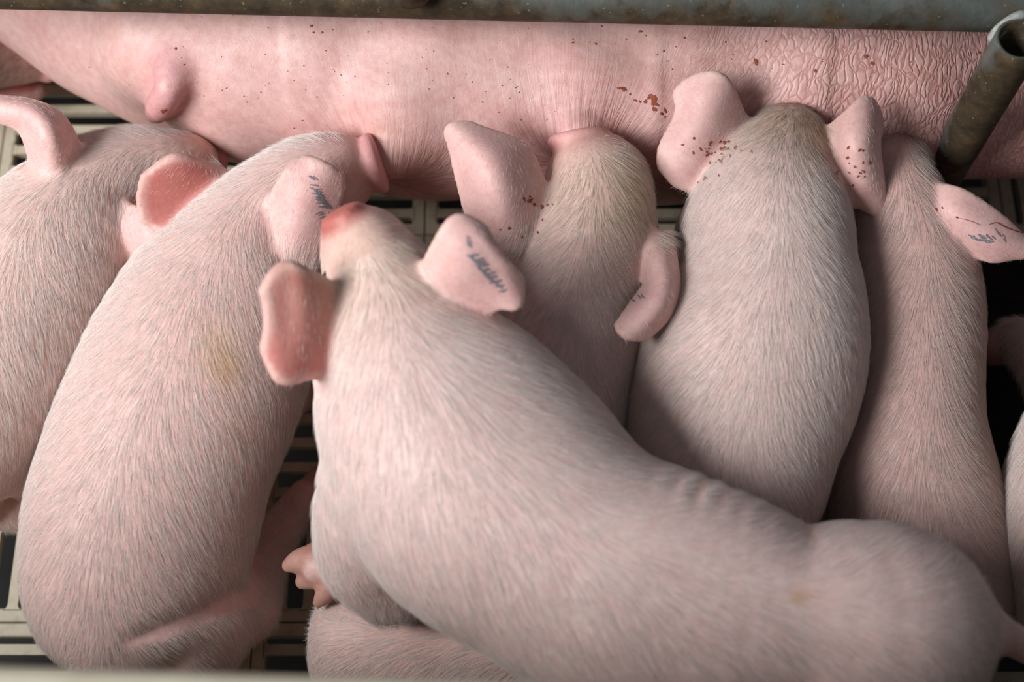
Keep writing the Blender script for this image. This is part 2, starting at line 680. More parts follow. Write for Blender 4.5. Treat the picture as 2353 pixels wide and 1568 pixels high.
GAP, RIM = .0012, .0125
rib_h = bar_mesh('rib', TW - GAP - 2 * RIM + .004, .0100)
strips = [(.052, .252, 'H'), (.252, .352, 'V'), (.352, .552, 'H'), (.552, .652, 'V'), (.652, .852, 'H'), (.852, .952, 'V'), (.952, 1.152, 'H')]
frames = {}
for col in range(-5, 6):
    xc = -.165 + TW * col
    if xc < -.80 or xc > .70:
        continue
    for y0, y1, kind in strips:
        yy0, yy1 = y0, y1
        kd = kind
        if xc > .45:
            kd = 'V' if kind == 'H' and y0 > .6 else kind
        key = round(yy1 - yy0, 3)
        if key not in frames:
            frames[key] = frame_mesh('floor_tile', TW - GAP, key - GAP, RIM)
        t = bpy.data.objects.new('floor_tile', frames[key])
        C.objects.link(t)
        t.parent = floor
        t.location = (xc, (yy0 + yy1) / 2, 0)
        L = key - GAP
        if y0 > .9 or xc < -.7:
            continue
        if kd == 'H':
            nr = int(round(key / PITCH)) - 1
            for i in range(nr):
                r = bpy.data.objects.new('rib', rib_h)
                C.objects.link(r)
                r.parent = t
                r.location = (0, -key / 2 + PITCH * (i + 1), 0)
        else:
            nm = 'ribv%.3f' % key
            if nm not in frames:
                frames[nm] = bar_mesh('rib', L - 2 * RIM + .004, .0100)
            for i in range(5):
                r = bpy.data.objects.new('rib', frames[nm])
                C.objects.link(r)
                r.parent = t
                r.rotation_euler = (0, 0, math.pi / 2)
                r.location = ((i - 2) * PITCH, 0, 0)
pit = poly_mesh('floor_pit', [(-1.4, -.4, -.35), (1.4, -.4, -.35), (1.4, 1.7, -.35), (-1.4, 1.7, -.35)], [(0, 1, 2, 3)], M_PIT)
tag(pit, 'black slurry pit below the slats', None, None, 'structure')


def box_mesh(name, lo, hi, mat, bevel=.004, parent=None, seg=2):
    import bmesh
    bm = bmesh.new()
    bmesh.ops.create_cube(bm, size=1)
    for v in bm.verts:
        v.co = Vector([(lo[i] + hi[i]) / 2 + v.co[i] * (hi[i] - lo[i]) for i in range(3)])
    bmesh.ops.bevel(bm, geom=bm.edges[:], offset=bevel, segments=seg, affect='EDGES', profile=.5)
    me = bpy.data.meshes.new(name)
    bm.to_mesh(me)
    bm.free()
    me.materials.append(mat)
    for p in me.polygons:
        p.use_smooth = True
    o = bpy.data.objects.new(name, me)
    C.objects.link(o)
    if parent:
        o.parent = parent
    return o


# thin near-black sheet laid on the floor at the right
pm0, pm1 = at(2215, 1500, .004), at(2215, 560, .004)
sheet_o = box_mesh('dark_sheet', (pm0[0], pm0[1], .0005), (.78, pm1[1], .0055), M_SHEET, .003)
tag(sheet_o, 'thin black sheet on the floor at the right edge', 'mat')

# pen board close to the camera
pe = at(1176, 1563, .64)
panel = box_mesh('pen_panel', (-.75, pe[1] - .045, 0), (.75, pe[1], .64), M_PANEL, .008, None, 3)
panel.rotation_euler = (0, 0, math.radians(-1.7))
tag(panel, 'cream plastic pen board blurred along the bottom edge of the photo', 'panel')

# ------------------------------------------------------------------ farrowing crate
crate = empty('farrowing_crate', tuple(at(2165, 435, .16) * np.array([1, 1, 0])))
tag(crate, 'rusty galvanised steel pipe crate above the lying sow', 'crate')
cinv = -np.array(crate.location)


def tube(name, a, b, r, mat, parent, off, wall=None, n=40, ends=True, m=24):
    a, b = np.asarray(a) + off, np.asarray(b) + off
    T = (b - a) / np.linalg.norm(b - a)
    s = np.array([0, 0, 1.0]) if abs(T[2]) < .9 else np.array([1.0, 0, 0])
    U = np.cross(T, s)
    U /= np.linalg.norm(U)
    Wv = np.cross(T, U)
    V, Fc = [], []

    def ring(c, rr):
        i0 = len(V)
        for i in range(n):
            an = 2 * math.pi * i / n
            V.append(c + rr * (math.cos(an) * U + math.sin(an) * Wv))
        return i0
    prof = [(a + (b - a) * i / m, r) for i in range(m + 1)]
    if wall:
        prof += [(b + T * .0008, r - wall * .5), (b, r - wall), (b - T * min(.12, .8 * np.linalg.norm(b - a)), r - wall)]
    rs = [ring(c, rr) for c, rr in prof]
    for q in range(len(rs) - 1):
        for i in range(n):
            j = (i + 1) % n
            Fc.append((rs[q] + i, rs[q] + j, rs[q + 1] + j, rs[q + 1] + i))
    Fc.append(tuple(rs[0] + i for i in range(n))[::-1])
    Fc.append(tuple(rs[-1] + i for i in range(n)))
    return poly_mesh(name, V, Fc, mat, parent, True)


PR = .019
post_xy = at(2338, 100, .38)
tube('post', (post_xy[0], post_xy[1], 0), (post_xy[0], post_xy[1], .385), PR, M_RUST, crate, cinv, .0035)
# rail: lower outline passes (0, 22) and (2290, 75) in the photo
ra, rb = at(-700, -50, .362), at(2760, 30, .362)
tube('rail', ra, rb, PR, M_STEEL, crate, cinv, .0035, m=60)
st = at(940, -52, .402)
tube('tube_stub', (st[0], st[1], .384), (st[0], st[1], .402), .017, M_STEEL, crate, cinv, .0045, m=4)


def weld(name, c, axis_pts, r):
    V, Fq = surface([Chain([p for p in axis_pts], [r] * len(axis_pts), [r] * len(axis_pts), n=4, k=.004)], .0016, 3., .0012, smooth=1)
    return np_mesh(name, V + cinv, Fq, M_WELD, crate)


rp = at(2290, 62, .37)
weld('weld_bead', None, [at(2283, 86, .362), at(2292, 74, .37), at(2310, 58, .376), at(2335, 42, .378), at(2356, 36, .376)], .0042)

# ------------------------------------------------------------------ sow
SK_SOW = np.array([.77, .515, .475])


def ell_front(y):
    a = PHI + math.atan((784 - y) / F)
    A_, B_ = .27, .17
    S = math.hypot(A_ * math.cos(a), B_ * math.sin(a))
    return ((CAM[2] - .165) * math.sin(a) + S) / math.cos(a)


sx = [(-.86, 1.50, .17), (-.70, 1.44, .20), (-.521, ell_front(-260), .27), (-.44, ell_front(-10), .27), (-.36, ell_front(190), .27), (-.247, ell_front(352), .27),
      (-.12, ell_front(440), .27), (.0, ell_front(468), .27), (.16, ell_front(470), .27), (.32, ell_front(440), .27),
      (.473, ell_front(412), .27), (.66, .92, .25), (.80, .93, .21)]
trunk = Chain([(x, y, .17 if i > 1 else .15) for i, (x, y, w) in enumerate(sx)], [w for x, y, w in sx],
              [.13, .16] + [.17] * 10 + [.15], n=3, k=.03, cap0=.1, cap1=.08)
head = Chain([(.80, .93, .16), (.95, .92, .14), (1.07, .90, .11), (1.16, .88, .095), (1.20, .87, .09)], [.19, .14, .10, .06, .055], [.13, .12, .09, .055, .05], n=3, k=.05)
legs = [Chain([(-.80, 1.15, .14), (-.86, .98, .09), (-.84, .84, .06), (-.90, .72, .045)], [.12, .075, .045, .035], [.1, .07, .04, .035], n=3, k=.05),
        Chain([(-.78, 1.18, .24), (-.92, 1.02, .24), (-.95, .88, .20), (-1.0, .78, .17)], [.12, .075, .045, .035], [.08, .06, .04, .035], n=3, k=.05),
        Chain([(.78, .80, .10), (.86, .66, .07), (.95, .56, .05)], [.09, .05, .035], [.09, .05, .035], n=3, k=.05)]
lower = Chain([(x, y - w * .62, .064) for x, y, w in sx[2:11]], [.052] * 9, [.052] * 9, n=3, k=.010)


def trace(f, px, py):
    d = ray(px, py)
    t = np.linspace(.85, 1.6, 380)
    v = f(CAM + d * t[:, None])
    i = int(np.argmax(v < 0)) if (v < 0).any() else int(np.argmin(v))
    if i > 0 and v[i] < 0:
        return CAM + d * (t[i - 1] + (t[i] - t[i - 1]) * v[i - 1] / (v[i - 1] - v[i]))
    return CAM + d * t[i]


trunkf = lambda Q: trunk(Q)


def mound(px, py, rx, rz, sink, k=.05):
    c = trace(trunkf, px, py)
    n = c - np.array([c[0], ell_front(440), .165])
    n /= np.linalg.norm(n)
    c = c - n * sink
    return Chain([c - np.array([rx * .4, 0, 0]), c + np.array([rx * .4, 0, 0])], [rz] * 2, [rz] * 2, n=1, k=k, cap0=rx, cap1=rx)


sow_prims = [trunk, head, lower] + legs
for (px, py, rx, rz, sk) in ((1085, 300, .07, .075, .058), (640, 240, .07, .07, .058), (1520, 320, .05, .06, .047), (1960, 290, .09, .075, .058), (380, 130, .035, .035, .022)):
    sow_prims.append(mound(px, py, rx, rz, sk))
# teats: one free, two drawn out into the mouths
def skinf(Q):
    d = trunk(Q)
    for p in sow_prims[1:]:
        d = smin(d, p(Q), p.k)
    return d


def off_skin(px, py, d):
    return trace(skinf, px, py) - ray(px, py) * d
teat = Chain([off_skin(404, 155, -.006), off_skin(397, 184, .011), off_skin(385, 212, .023), off_skin(367, 242, .028), off_skin(354, 264, .026)],
             [.016, .013, .0112, .0104, .0072], [.016, .013, .0112, .0104, .0072], n=3, k=.012)
sow_prims.append(teat)
MOUTHS = []
for (px, py, tip, mp_) in ((915, 335, at(880, 374, .242), (868, 372)), (1330, 285, at(1330, 306, .270), (1330, 325))):
    c = trace(skinf, px, py)
    MOUTHS.append(trace(skinf, *mp_))
    sow_prims.append(Chain([c + np.array([0, .035, .01]), c + np.array([0, .008, .0]), .45 * c + .55 * tip, tip], [.036, .027, .019, .014], [.036, .027, .019, .014], n=3, k=.03))
CREASES = []
for pl, dp, sg in (([(772, 235), (792, 275), (815, 318)], .007, .0045), ([(790, 225), (806, 262), (826, 305)], .004, .003), ([(958, 262), (930, 310), (906, 375)], .008, .0048), ([(985, 285), (950, 330), (915, 385)], .004, .0035),
                   ([(1205, 285), (1235, 320), (1256, 356)], .006, .0045), ([(1222, 268), (1248, 305), (1264, 340)], .0045, .0035), ([(1440, 300), (1412, 318), (1395, 345)], .005, .0045)):
    pts = np.array([trace(trunkf, *q) for q in pl])
    CREASES.append((catmull(pts, 6), dp, sg))


def crease_mod(X, Y, Z):
    out = np.zeros(np.broadcast_shapes(X.shape, Y.shape, Z.shape), np.float32)
    xs, ys, zs = X.ravel(), Y.ravel(), Z.ravel()
    for P, dp, sg in CREASES:
        m = 4 * sg
        b = [slice(np.searchsorted(a, P[:, i].min() - .04), np.searchsorted(a, P[:, i].max() + .04)) for i, a in enumerate((xs, ys, zs))]
        x, y, z = xs[b[0], None, None], ys[None, b[1], None], zs[None, None, b[2]]
        best = None
        for q, t in zip(P, np.linspace(0, 1, len(P))):
            # distance measured across the crease only, so that depth does not matter much
            d2 = (x - q[0]) ** 2 + ((z - q[2]) - .9 * (y - q[1])) ** 2 * .55 + ((y - q[1]) + .9 * (z - q[2])) ** 2 * .05
            g = dp * math.sin(math.pi * (.12 + .8 * t)) * np.exp(-d2 / (sg * sg))
            best = g if best is None else np.maximum(best, g)
        out[b[0], b[1], b[2]] += best
    return out


V, Fq = surface(sow_prims, .0042, 1.3, .0018, mods=(crease_mod,), smooth=1)
N = vnormals(V, Fq)
sow = np_mesh('sow', V, Fq, M_SOW)
tag(sow, 'large pink sow lying on her side, nursing the piglets', 'pig')
# stream function of skin stretched towards the sucked teats
spx = np.array([q[0] for q in sx])
spy = np.array([q[1] for q in sx])


def girth(x, y, z):
    """height on the flank, measured round the trunk"""
    return .27 * np.arctan2(z - .165, np.maximum(np.interp(x, spx, spy) - y, .02))


X_, S_ = V[:, 0], girth(V[:, 0], V[:, 1], V[:, 2])
psi = X_.copy()
rad = S_.copy()
pinch = np.zeros(len(V))
for c in MOUTHS:
    cs = girth(c[0], c[1], c[2]) - .012
    th = np.arctan2(X_ - c[0], (S_ - cs) + .012)
    d = np.hypot(X_ - c[0], S_ - cs)
    psi = psi + .085 * th * np.exp(-(d / .16) ** 2)
    pinch = np.maximum(pinch, np.exp(-(d / .055) ** 2))
wr = np.clip((X_ - .10) / .18, 0, 1) * .9 + .7 * np.exp(-((X_ + .03) / .06) ** 2 - ((S_ - .0) / .07) ** 2)
low = np.clip((.17 - V[:, 2]) / .08, 0, 1)
wr = np.clip(wr + .5 * low * (X_ > -.15), 0, 1)
put_f(sow, 'psi', psi)
put_f(sow, 'rad', rad)
put_f(sow, 'wrinkle', wr)
put_f(sow, 'pinch', pinch)
fur = .2 + .3 * np.clip((X_ - .1) / .2, 0, 1)
for c in MOUTHS:
    fur = fur + .8 * np.exp(-(((X_ - c[0]) / .085) ** 2)) 
fur = np.clip(fur, 0, 1)
put_f(sow, 'furrow', fur)
col = np.tile(SK_SOW, (len(V), 1))
td = np.clip(1 - teat(V) / .018, 0, 1)[:, None]
col = col * (1 - .7 * td) + np.array([.70, .36, .37]) * .7 * td
pk = (pinch * .5)[:, None]
col = col * (1 - pk) + np.array([.80, .42, .42]) * pk
rgt = np.clip((X_ - .15) / .25, 0, 1)[:, None] * .5
col = col * (1 - rgt) + np.array([.72, .43, .40]) * rgt
put_col(sow, 'skin', col)
SOW_BVH = BVHTree.FromPolygons(V.tolist(), Fq.tolist())


# ------------------------------------------------------------------ marks on skin
def project(bvh, px, py, off=.0005):
    d = ray(px, py)
    hit, nrm, _, _ = bvh.ray_cast(Vector(CAM), Vector(d))
    if hit is None:
        return None
    if nrm.dot(Vector(d)) > 0:
        nrm = -nrm
    return hit + nrm * off


def marks(name, bvh, mat, parent, blobs=(), strokes=(), label=None):
    V, Fc = [], []
    for (x, y, r) in blobs:
        n = 9
        el, an = random.uniform(.6, 1.5), random.uniform(0, 3.14)
        pts = []
        for i in range(n):
            a = 2 * math.pi * i / n
            rr = r * random.uniform(.55, 1.25)
            u, v = rr * math.cos(a) * el, rr * math.sin(a) / el
            pts.append(project(bvh, x + u * math.cos(an) - v * math.sin(an), y + u * math.sin(an) + v * math.cos(an), .0003))
        c = project(bvh, x, y, .0010)
        if c is None or any(p is None or (p - c).length > .02 for p in pts):
            continue
        i0 = len(V)
        V += [c] + pts
        Fc += [(i0, i0 + 1 + (i + 1) % n, i0 + 1 + i) for i in range(n)]
    for (pl, w) in strokes:
        P = catmull(np.array(pl, float), 5) if len(pl) > 2 else np.array([np.array(pl[0]) + (np.array(pl[1]) - np.array(pl[0])) * t for t in np.linspace(0, 1, 6)], float)
        prev = None
        m = len(P)
        for i, q in enumerate(P):
            d = P[min(i + 1, m - 1)] - P[max(i - 1, 0)]
            d = np.array([-d[1], d[0]]) / (np.linalg.norm(d) + 1e-6)
            ww = w * (.35 + .65 * math.sin(math.pi * (i + .35) / (m - .3))) * random.uniform(.7, 1.2)
            a, b = project(bvh, *(q + d * ww)), project(bvh, *(q - d * ww))
            if a is None or b is None or (a - b).length > .02:
                prev = None
                continue
            i0 = len(V)
            V += [a, b]
            if prev is not None and (V[prev] - a).length < .02:
                Fc.append((prev, prev + 1, i0 + 1, i0))
            prev = i0
    if not Fc:
        return None
    o = poly_mesh(name, V, Fc, mat, parent, True)
    if label:
        o['label'] = label
    o['kind'] = 'stuff'
    return o


def scatter(cx, cy, rx, ry, n, r0, r1):
    return [(random.gauss(cx, rx), random.gauss(cy, ry), random.uniform(r0, r1)) for _ in range(n)]


marks('scabs', SOW_BVH, M_SCAB, sow,
      [(1426, 203, 7), (1434, 206, 5), (1492, 222, 7), (1502, 232, 10), (1508, 240, 8), (1482, 234, 5), (1470, 234, 4), (1460, 231, 4),
       (1447, 217, 2.5), (1503, 252, 6), (1528, 255, 5), (1520, 261, 4), (1527, 268, 3), (1472, 72, 4), (1525, 117, 3), (1738, 143, 7), (1990, 130, 6),
       (2005, 146, 5), (1873, 163, 4), (2250, 120, 4), (375, 255, 6), (404, 112, 4), (740, 75, 3), (716, 60, 4), (720, 75, 3)]
      + scatter(1600, 120, 260, 40, 26, 1.2, 3), None or (), 'reddish brown scabs')
marks('dirt_specks', SOW_BVH, M_SPECK, sow, scatter(700, 170, 330, 75, 60, .7, 1.8) + scatter(1150, 190, 90, 50, 25, .7, 1.8), (), 'dark dirt specks')


# ------------------------------------------------------------------ piglets
def leg(hip, foot, r0=.034, r1=.0145, fwd=(0, 1, 0), k=.025, knee=None, toes=True):
    hip, foot, fwd = np.array(hip, float), np.array(foot, float), np.array(fwd, float)
    fwd = fwd / np.linalg.norm(fwd)
    mid = knee if knee is not None else hip * .45 + foot * .55 - fwd * .012
    ank = foot + np.array([0, 0, .018]) - fwd * .008
    out = [Chain([hip, mid, ank], [r0, (r0 + r1) * .48, r1], [r0, (r0 + r1) * .48, r1], n=4, k=k, tag='leg')]
    if toes:
        sd = np.cross(fwd, [0, 0, 1.0])
        for s in (-1, 1):
            out.append(Chain([ank + sd * s * .003, foot + sd * s * .0075 + fwd * .008, foot + sd * s * .008 + fwd * .022], [.010, .0092, .0042], [.010, .0090, .0042], n=3, k=.005, tag='toe'))
            out.append(Chain([ank + sd * s * .008 - fwd * .004, ank + sd * s * .012 - fwd * .013 - np.array([0, 0, .006])], [.005, .0035], [.005, .0035], n=2, k=.004, tag='toe'))
    return out


PIGS = []


def piglet(label, spine, ears=(), extra=(), auto_legs=(), cap0=.003, cap1=.05, h=.0026, seed=0., base=(.80, .545, .505), poll=None, hair=(.86, .785, .735),
           hair_n=60000, stains=(), mods=(), nose=True, eyes=True, amp=.0008, tail=None, bounds=None, hair_len=.0165, ear_col=(.82, .53, .50), ear_in=(.62, .23, .20), inner=(), nose_col=(.80, .42, .40)):
    P = [at(x, y, z) for x, y, z, w, hh in spine]
    w = [s[3] * depth(p) / F for s, p in zip(spine, P)]
    hh = [s[4] for s in spine]
    body = Chain(P, w, hh, n=4, k=.02, cap0=cap0, cap1=cap1, tag='body')
    prims = [body]
    if nose:
        # nose disc with a thick rim
        T = P[0] - P[1]
        T /= np.linalg.norm(T)
        w0 = w[0]
        prims.append(Chain([P[0] - T * .001, P[0] + T * .004], [w0 * 1.24] * 2, [max(hh[0], w0 * .85) * 1.2] * 2, n=1, k=.004, cap0=.0045, cap1=.005, tag='nose'))
    sheets = [Sheet(e) for e in ears]
    prims += sheets + list(extra)
    for (si, s, fx, fy) in auto_legs:
        hp = body.P[si * 4] + body.L[si * 4] * s * w[si] * .55 - np.array([0, 0, hh[si] * .45])
        T = body.P[max(si * 4 - 3, 0)] - body.P[si * 4]
        T[2] = 0
        prims += leg(hp, (hp[0] + fx, hp[1] + fy, .016), fwd=T, r0=.032)
    if tail:
        tp = [at(x, y, z) for x, y, z, r in tail]
        tr = [r for *_, r in tail]
        prims.append(Chain(tp, tr, tr, n=4, k=.02, tag='tail'))
    V, Fq = surface(prims, h, seed, amp, mods, 2, bounds)
    N = vnormals(V, Fq)
    o = np_mesh('piglet', V, Fq, M_SKIN)
    tag(o, label, 'pig', 'suckling piglets')
    # skin colour, hair colour, hair length
    nv = len(V)
    sp = body.P
    # nearest spine sample
    ni = np.empty(nv, int)
    for a in range(0, nv, 8000):
        ni[a:a + 8000] = ((V[a:a + 8000, None] - sp[None]) ** 2).sum(2).argmin(1)
    bd = body(V)
    onbody = np.clip(1 - bd / .012, 0, 1)
    col = np.tile(np.array(base), (nv, 1))
    hc = np.tile(np.array(hair), (nv, 1))
    hl = np.full(nv, hair_len)
    hd = np.ones(nv)
    tip = {}
    if nose:
        sn = np.clip(1 - (ni - 3) / 6., 0, 1) * onbody
        hd = hd * (1 - .85 * sn)
        hl = hl * (1 - .5 * sn)
        col = col * (1 - .6 * sn[:, None]) + np.array([.74, .43, .38]) * .6 * sn[:, None]
    for p in prims[1:]:
        if p.tag == 'body':
            continue
        if isinstance(p, Sheet):
            near = np.all((V > p.lo - .01) & (V < p.hi + .01), axis=1)
            d, ix = np.full(nv, 1.0), np.zeros(nv, int)
            d[near], ix[near] = p.near(V[near])
            m = np.clip(1 - d / .006, 0, 1) * np.clip((p.u[ix] - .02) / .2, 0, 1)
            nz = (N * p.N[ix]).sum(1)
            fl = 1.0 if p in [sheets[q] for q in inner] else -1.0
            # concave side of the ear is redder
            side = np.clip(.5 + nz * fl * 1.5, 0, 1)
            rim = np.clip((np.maximum(p.u[ix], p.v[ix]) - .86) / .14, 0, 1)
            ec = np.array(ear_col)[None] * (1 - side[:, None]) + np.array(ear_in)[None] * side[:, None]
            ec = ec * (1 - .6 * rim[:, None]) + np.array([.84, .60, .53]) * .6 * rim[:, None]
            col = col * (1 - m[:, None]) + ec * m[:, None]
            hl = hl * (1 - .62 * m)
            hd = hd * (1 - .80 * m)
            continue
        d = np.full(nv, 1.0)
        near = np.all((V > p.lo - .02) & (V < p.hi + .02), axis=1)
        if not near.any():
            continue
        d[near] = p(V[near])
        if p.tag == 'nose':
            m = np.clip(1 - d / .006, 0, 1)
            nc = np.array(nose_col)
            hd = hd * (1 - np.clip(1 - d / .010, 0, 1))
        elif p.tag == 'toe':
            m = np.clip(1 - d / .004, 0, 1) * .75
            nc = np.array([.45, .22, .15])
            hd = hd * (1 - np.clip(1.6 - d / .008, 0, 1))
        elif p.tag == 'mouth':
            m = np.clip(1 - d / .006, 0, 1)
            nc = np.array([.30, .05, .06])
            hd = hd * (1 - m)
        elif p.tag == 'tail':
            m = np.clip(1 - d / .006, 0, 1) * .6 * (1 - onbody)
            nc = np.array([.72, .42, .38])
        else:
            m = np.clip(1 - d / .006, 0, 1) * .45 * (1 - onbody)
            nc = np.array([.70, .42, .37])
            hl = hl * (1 - .4 * m)
            hd = hd * (1 - .5 * m)
        col = col * (1 - m[:, None]) + nc * m[:, None]
    if poll:
        (px, py, pz, pr, pc, ps) = poll
        d = np.linalg.norm(V - at(px, py, pz), axis=1)
        m = (np.exp(-(d / pr) ** 2) * ps)[:, None]
        hc = hc * (1 - m) + np.array(pc) * m
        col = col * (1 - .5 * m) + np.array(pc) * .5 * m
    for (px, py, r, c, s) in stains:
        bv = BVHTree.FromPolygons(V.tolist(), Fq.tolist()) if 'bv' not in tip else tip['bv']
        tip['bv'] = bv
        q = project(bv, px, py)
        if q is None:
            continue
        d = np.linalg.norm(V - np.array(q), axis=1)
        m = (np.exp(-(d / r) ** 2) * s)[:, None]
        hc = hc * (1 - m) + np.array(c) * m
        col = col * (1 - m) + np.array(c) * m
    put_col(o, 'skin', col)
    # eyes
    if eyes:
        bv = tip.get('bv') or BVHTree.FromPolygons(V.tolist(), Fq.tolist())
        tip['bv'] = bv
        s = 9
        for sd in (-1, 1):
            c = sp[s]
            U = np.cross(body.L[s], sp[s + 1] - sp[s])
            U = U / np.linalg.norm(U)
            if U[2] < 0:
                U = -U
            d = body.L[s] * sd + U * .35
            d /= np.linalg.norm(d)
            hit = c + d / math.sqrt((np.dot(d, body.L[s]) / body.w[s]) ** 2 + (np.dot(d, U) / body.h[s]) ** 2)
            vs, fs = [], []
            R = .0052
            for i in range(7):
                for j in range(12):
                    a, b = math.pi * i / 6, 2 * math.pi * j / 12
                    vs.append(np.array(hit) - d * .0028 + R * np.array([math.sin(a) * math.cos(b), math.sin(a) * math.sin(b), math.cos(a)]))
            for i in range(6):
                for j in range(12):
                    k = (j + 1) % 12
                    fs.append((i * 12 + j, i * 12 + 12 + j, i * 12 + 12 + k, i * 12 + k))
            poly_mesh('eye', vs, fs, M_EYE, o, True)
    # coat
    A, B, Cc = V[Fq[:, 0]], V[Fq[:, 1]], V[Fq[:, 2]]
    area_ = np.linalg.norm(np.cross(V[Fq[:, 2]] - V[Fq[:, 0]], V[Fq[:, 3]] - V[Fq[:, 1]]), axis=1) * .5
    wgt = area_ * hd[Fq].mean(1) * np.clip((N[Fq].mean(1)[:, 2] + .25) / .3, 0, 1)
    # keep to what lies near the frame
    cen = V[Fq].mean(1)
    dd = (cen - CAM) @ FWD
    pxx = (cen - CAM) @ RGT / dd * F + W / 2
    pyy = H_ / 2 - (cen - CAM) @ UPV / dd * F
    wgt = wgt * ((pxx > -160) & (pxx < W + 160) & (pyy > -100) & (pyy < H_ + 120))
    if hair_n and wgt.sum() > 0:
        n = int(min(hair_n, wgt.sum() * 1e4 * 38))
        f = RNG.choice(len(Fq), n, p=wgt / wgt.sum())
        u, v = RNG.random((2, n))
        q = Fq[f]
        w4 = np.stack([(1 - u) * (1 - v), u * (1 - v), u * v, (1 - u) * v], 1)[:, :, None]
        R0 = (V[q] * w4).sum(1)
        NN = (N[q] * w4).sum(1)
        NN /= np.linalg.norm(NN, axis=1, keepdims=True)
        ii = ni[q[:, 0]]
        Tn = np.gradient(sp, axis=0)
        # smooth the flow direction along the spine
        for _ in range(4):
            Tn[1:-1] = (Tn[:-2] + Tn[1:-1] * 2 + Tn[2:]) / 4
        Tn /= np.linalg.norm(Tn, axis=1, keepdims=True)
        T = Tn[ii]
        lat = ((R0 - sp[ii]) * body.L[ii]).sum(1) / body.w[ii]
        outw = body.L[ii] * np.sign(lat)[:, None] * np.clip(np.abs(lat) * 2.2, 0, 1)[:, None] * .75 - np.array([0, 0, 1.0]) * np.clip(np.abs(lat) * 1.2, 0, 1)[:, None] * .5
        flow = np.sin(R0[:, 0] * 55 + seed) * np.cos(R0[:, 1] * 47 + seed * 2)
        Dv = T + outw + body.L[ii] * (flow * .14)[:, None] + RNG.normal(0, .13, (n, 3))
        Dv = Dv - NN * (Dv * NN).sum(1)[:, None]
        Dv /= np.linalg.norm(Dv, axis=1, keepdims=True) + 1e-9
        Ln = (hl[q[:, 0]] * RNG.uniform(.55, 1.25, n))[:, None]
        lift = RNG.uniform(.06, .24, n)[:, None]
        K = 4
        pts = np.empty((n, K, 3), np.float32)
        for k in range(K):
            t = k / (K - 1)
            pts[:, k] = R0 + Dv * Ln * t + NN * (Ln * lift * (t - .62 * t * t) - .0003)
        cu = bpy.data.hair_curves.new('coat')
        cu.add_curves([K] * n)
        cu.attributes['position'].data.foreach_set('vector', pts.reshape(-1)) if 'position' in cu.attributes else cu.position_data.foreach_set('vector', pts.reshape(-1))
        ra_ = cu.attributes.get('radius') or cu.attributes.new('radius', 'FLOAT', 'POINT')
        rr = np.tile(np.array([.000062, .000062, .000046, .000014], np.float32), (n, 1)) * RNG.uniform(.7, 1.3, n)[:, None]
        ra_.data.foreach_set('value', rr.astype(np.float32).reshape(-1))
        ca = cu.attributes.new('hair_color', 'FLOAT_COLOR', 'CURVE')
        cc = np.ones((n, 4), np.float32)
        cc[:, :3] = hc[q[:, 0]] * RNG.uniform(.82, 1.12, n)[:, None]
        ca.data.foreach_set('color', cc.reshape(-1))
        cu.materials.append(M_HAIR)
        ho = bpy.data.objects.new('coat', cu)
        C.objects.link(ho)
        ho.parent = o
        ho['kind'] = 'stuff'
        ho['label'] = 'short fine pale hair'
    bv = tip.get('bv') or BVHTree.FromPolygons(V.tolist(), Fq.tolist())
    PIGS.append((o, bv))
    return o, bv


def hatch(cx, cy, n, dx, dy, lx, ly, w, jit=3):
    out = []
    for i in range(n):
        x, y = cx + dx * i + random.uniform(-jit, jit), cy + dy * i + random.uniform(-jit, jit)
        s = random.uniform(.6, 1.15)
        out.append(([(x - lx * s, y - ly * s), (x + random.uniform(-2, 2), y + random.uniform(-2, 2)), (x + lx * s, y + ly * s)], w * random.uniform(.7, 1.3)))
    return out


# piglet at the left edge
p1, b1 = piglet(
    'piglet cut off by the left edge, its long ear curled over',
    [(478, 372, .165, 42, .022), (440, 382, .180, 58, .03), (375, 395, .195, 84, .043), (290, 420, .20, 108, .054), (205, 480, .20, 140, .064),
     (130, 580, .195, 195, .078), (70, 700, .185, 222, .086), (5, 830, .178, 212, .088), (-60, 960, .168, 165, .08), (-105, 1050, .15, 130, .06)],
    ears=[[[(95, 432, .235), (130, 425, .248), (178, 385, .245)], [(72, 350, .262), (118, 335, .29), (158, 300, .272)], [(45, 292, .275), (78, 268, .30), (108, 250, .285)], [(-25, 278, .262), (-15, 245, .285), (-5, 217, .272)]],
          [[(285, 478, .232), (268, 530, .222), (288, 585, .21)], [(340, 492, .25), (340, 550, .245), (335, 606, .215)], [(405, 535, .232), (398, 570, .232), (375, 605, .21)]]],
    extra=[Chain([at(-90, 1120, .09), at(-30, 1165, .05), at(40, 1178, .035), at(90, 1180, .03)], [.03, .021, .018, .016], [.03, .021, .018, .016], n=4, k=.02, tag='leg')],
    auto_legs=[(5, -1, 0, 0), (5, 1, 0, 0), (8, -1, 0, 0)], seed=.4, base=(.80, .58, .52), bounds=((-.62, -1, -.01), (2, 3, 1)), hair_n=34000)

# big piglet in the left half
def haunch_fold(X, Y, Z):
    out = 0
    for (q0, q1, dp, sg) in (((285, 1492), (565, 1335), .006, .0045), ((330, 1490), (560, 1358), .0028, .0035), ((420, 1395), (562, 1318), .0022, .003)):
        a, b = at(*q0, .17), at(*q1, .17)
        a, b = a[:2], b[:2]
        T = (b - a) / np.linalg.norm(b - a)
        s = ((X - a[0]) * T[0] + (Y - a[1]) * T[1]) / np.linalg.norm(b - a)
        q = (Y - a[1]) * T[0] - (X - a[0]) * T[1] + .004 * np.sin(s * 3.1)
        m = np.clip(np.minimum(s, 1 - s) * 5, 0, 1) * np.clip((Z - .06) / .04, 0, 1)
        out = out + dp * np.exp(-(q / sg) ** 2) * m
    return out


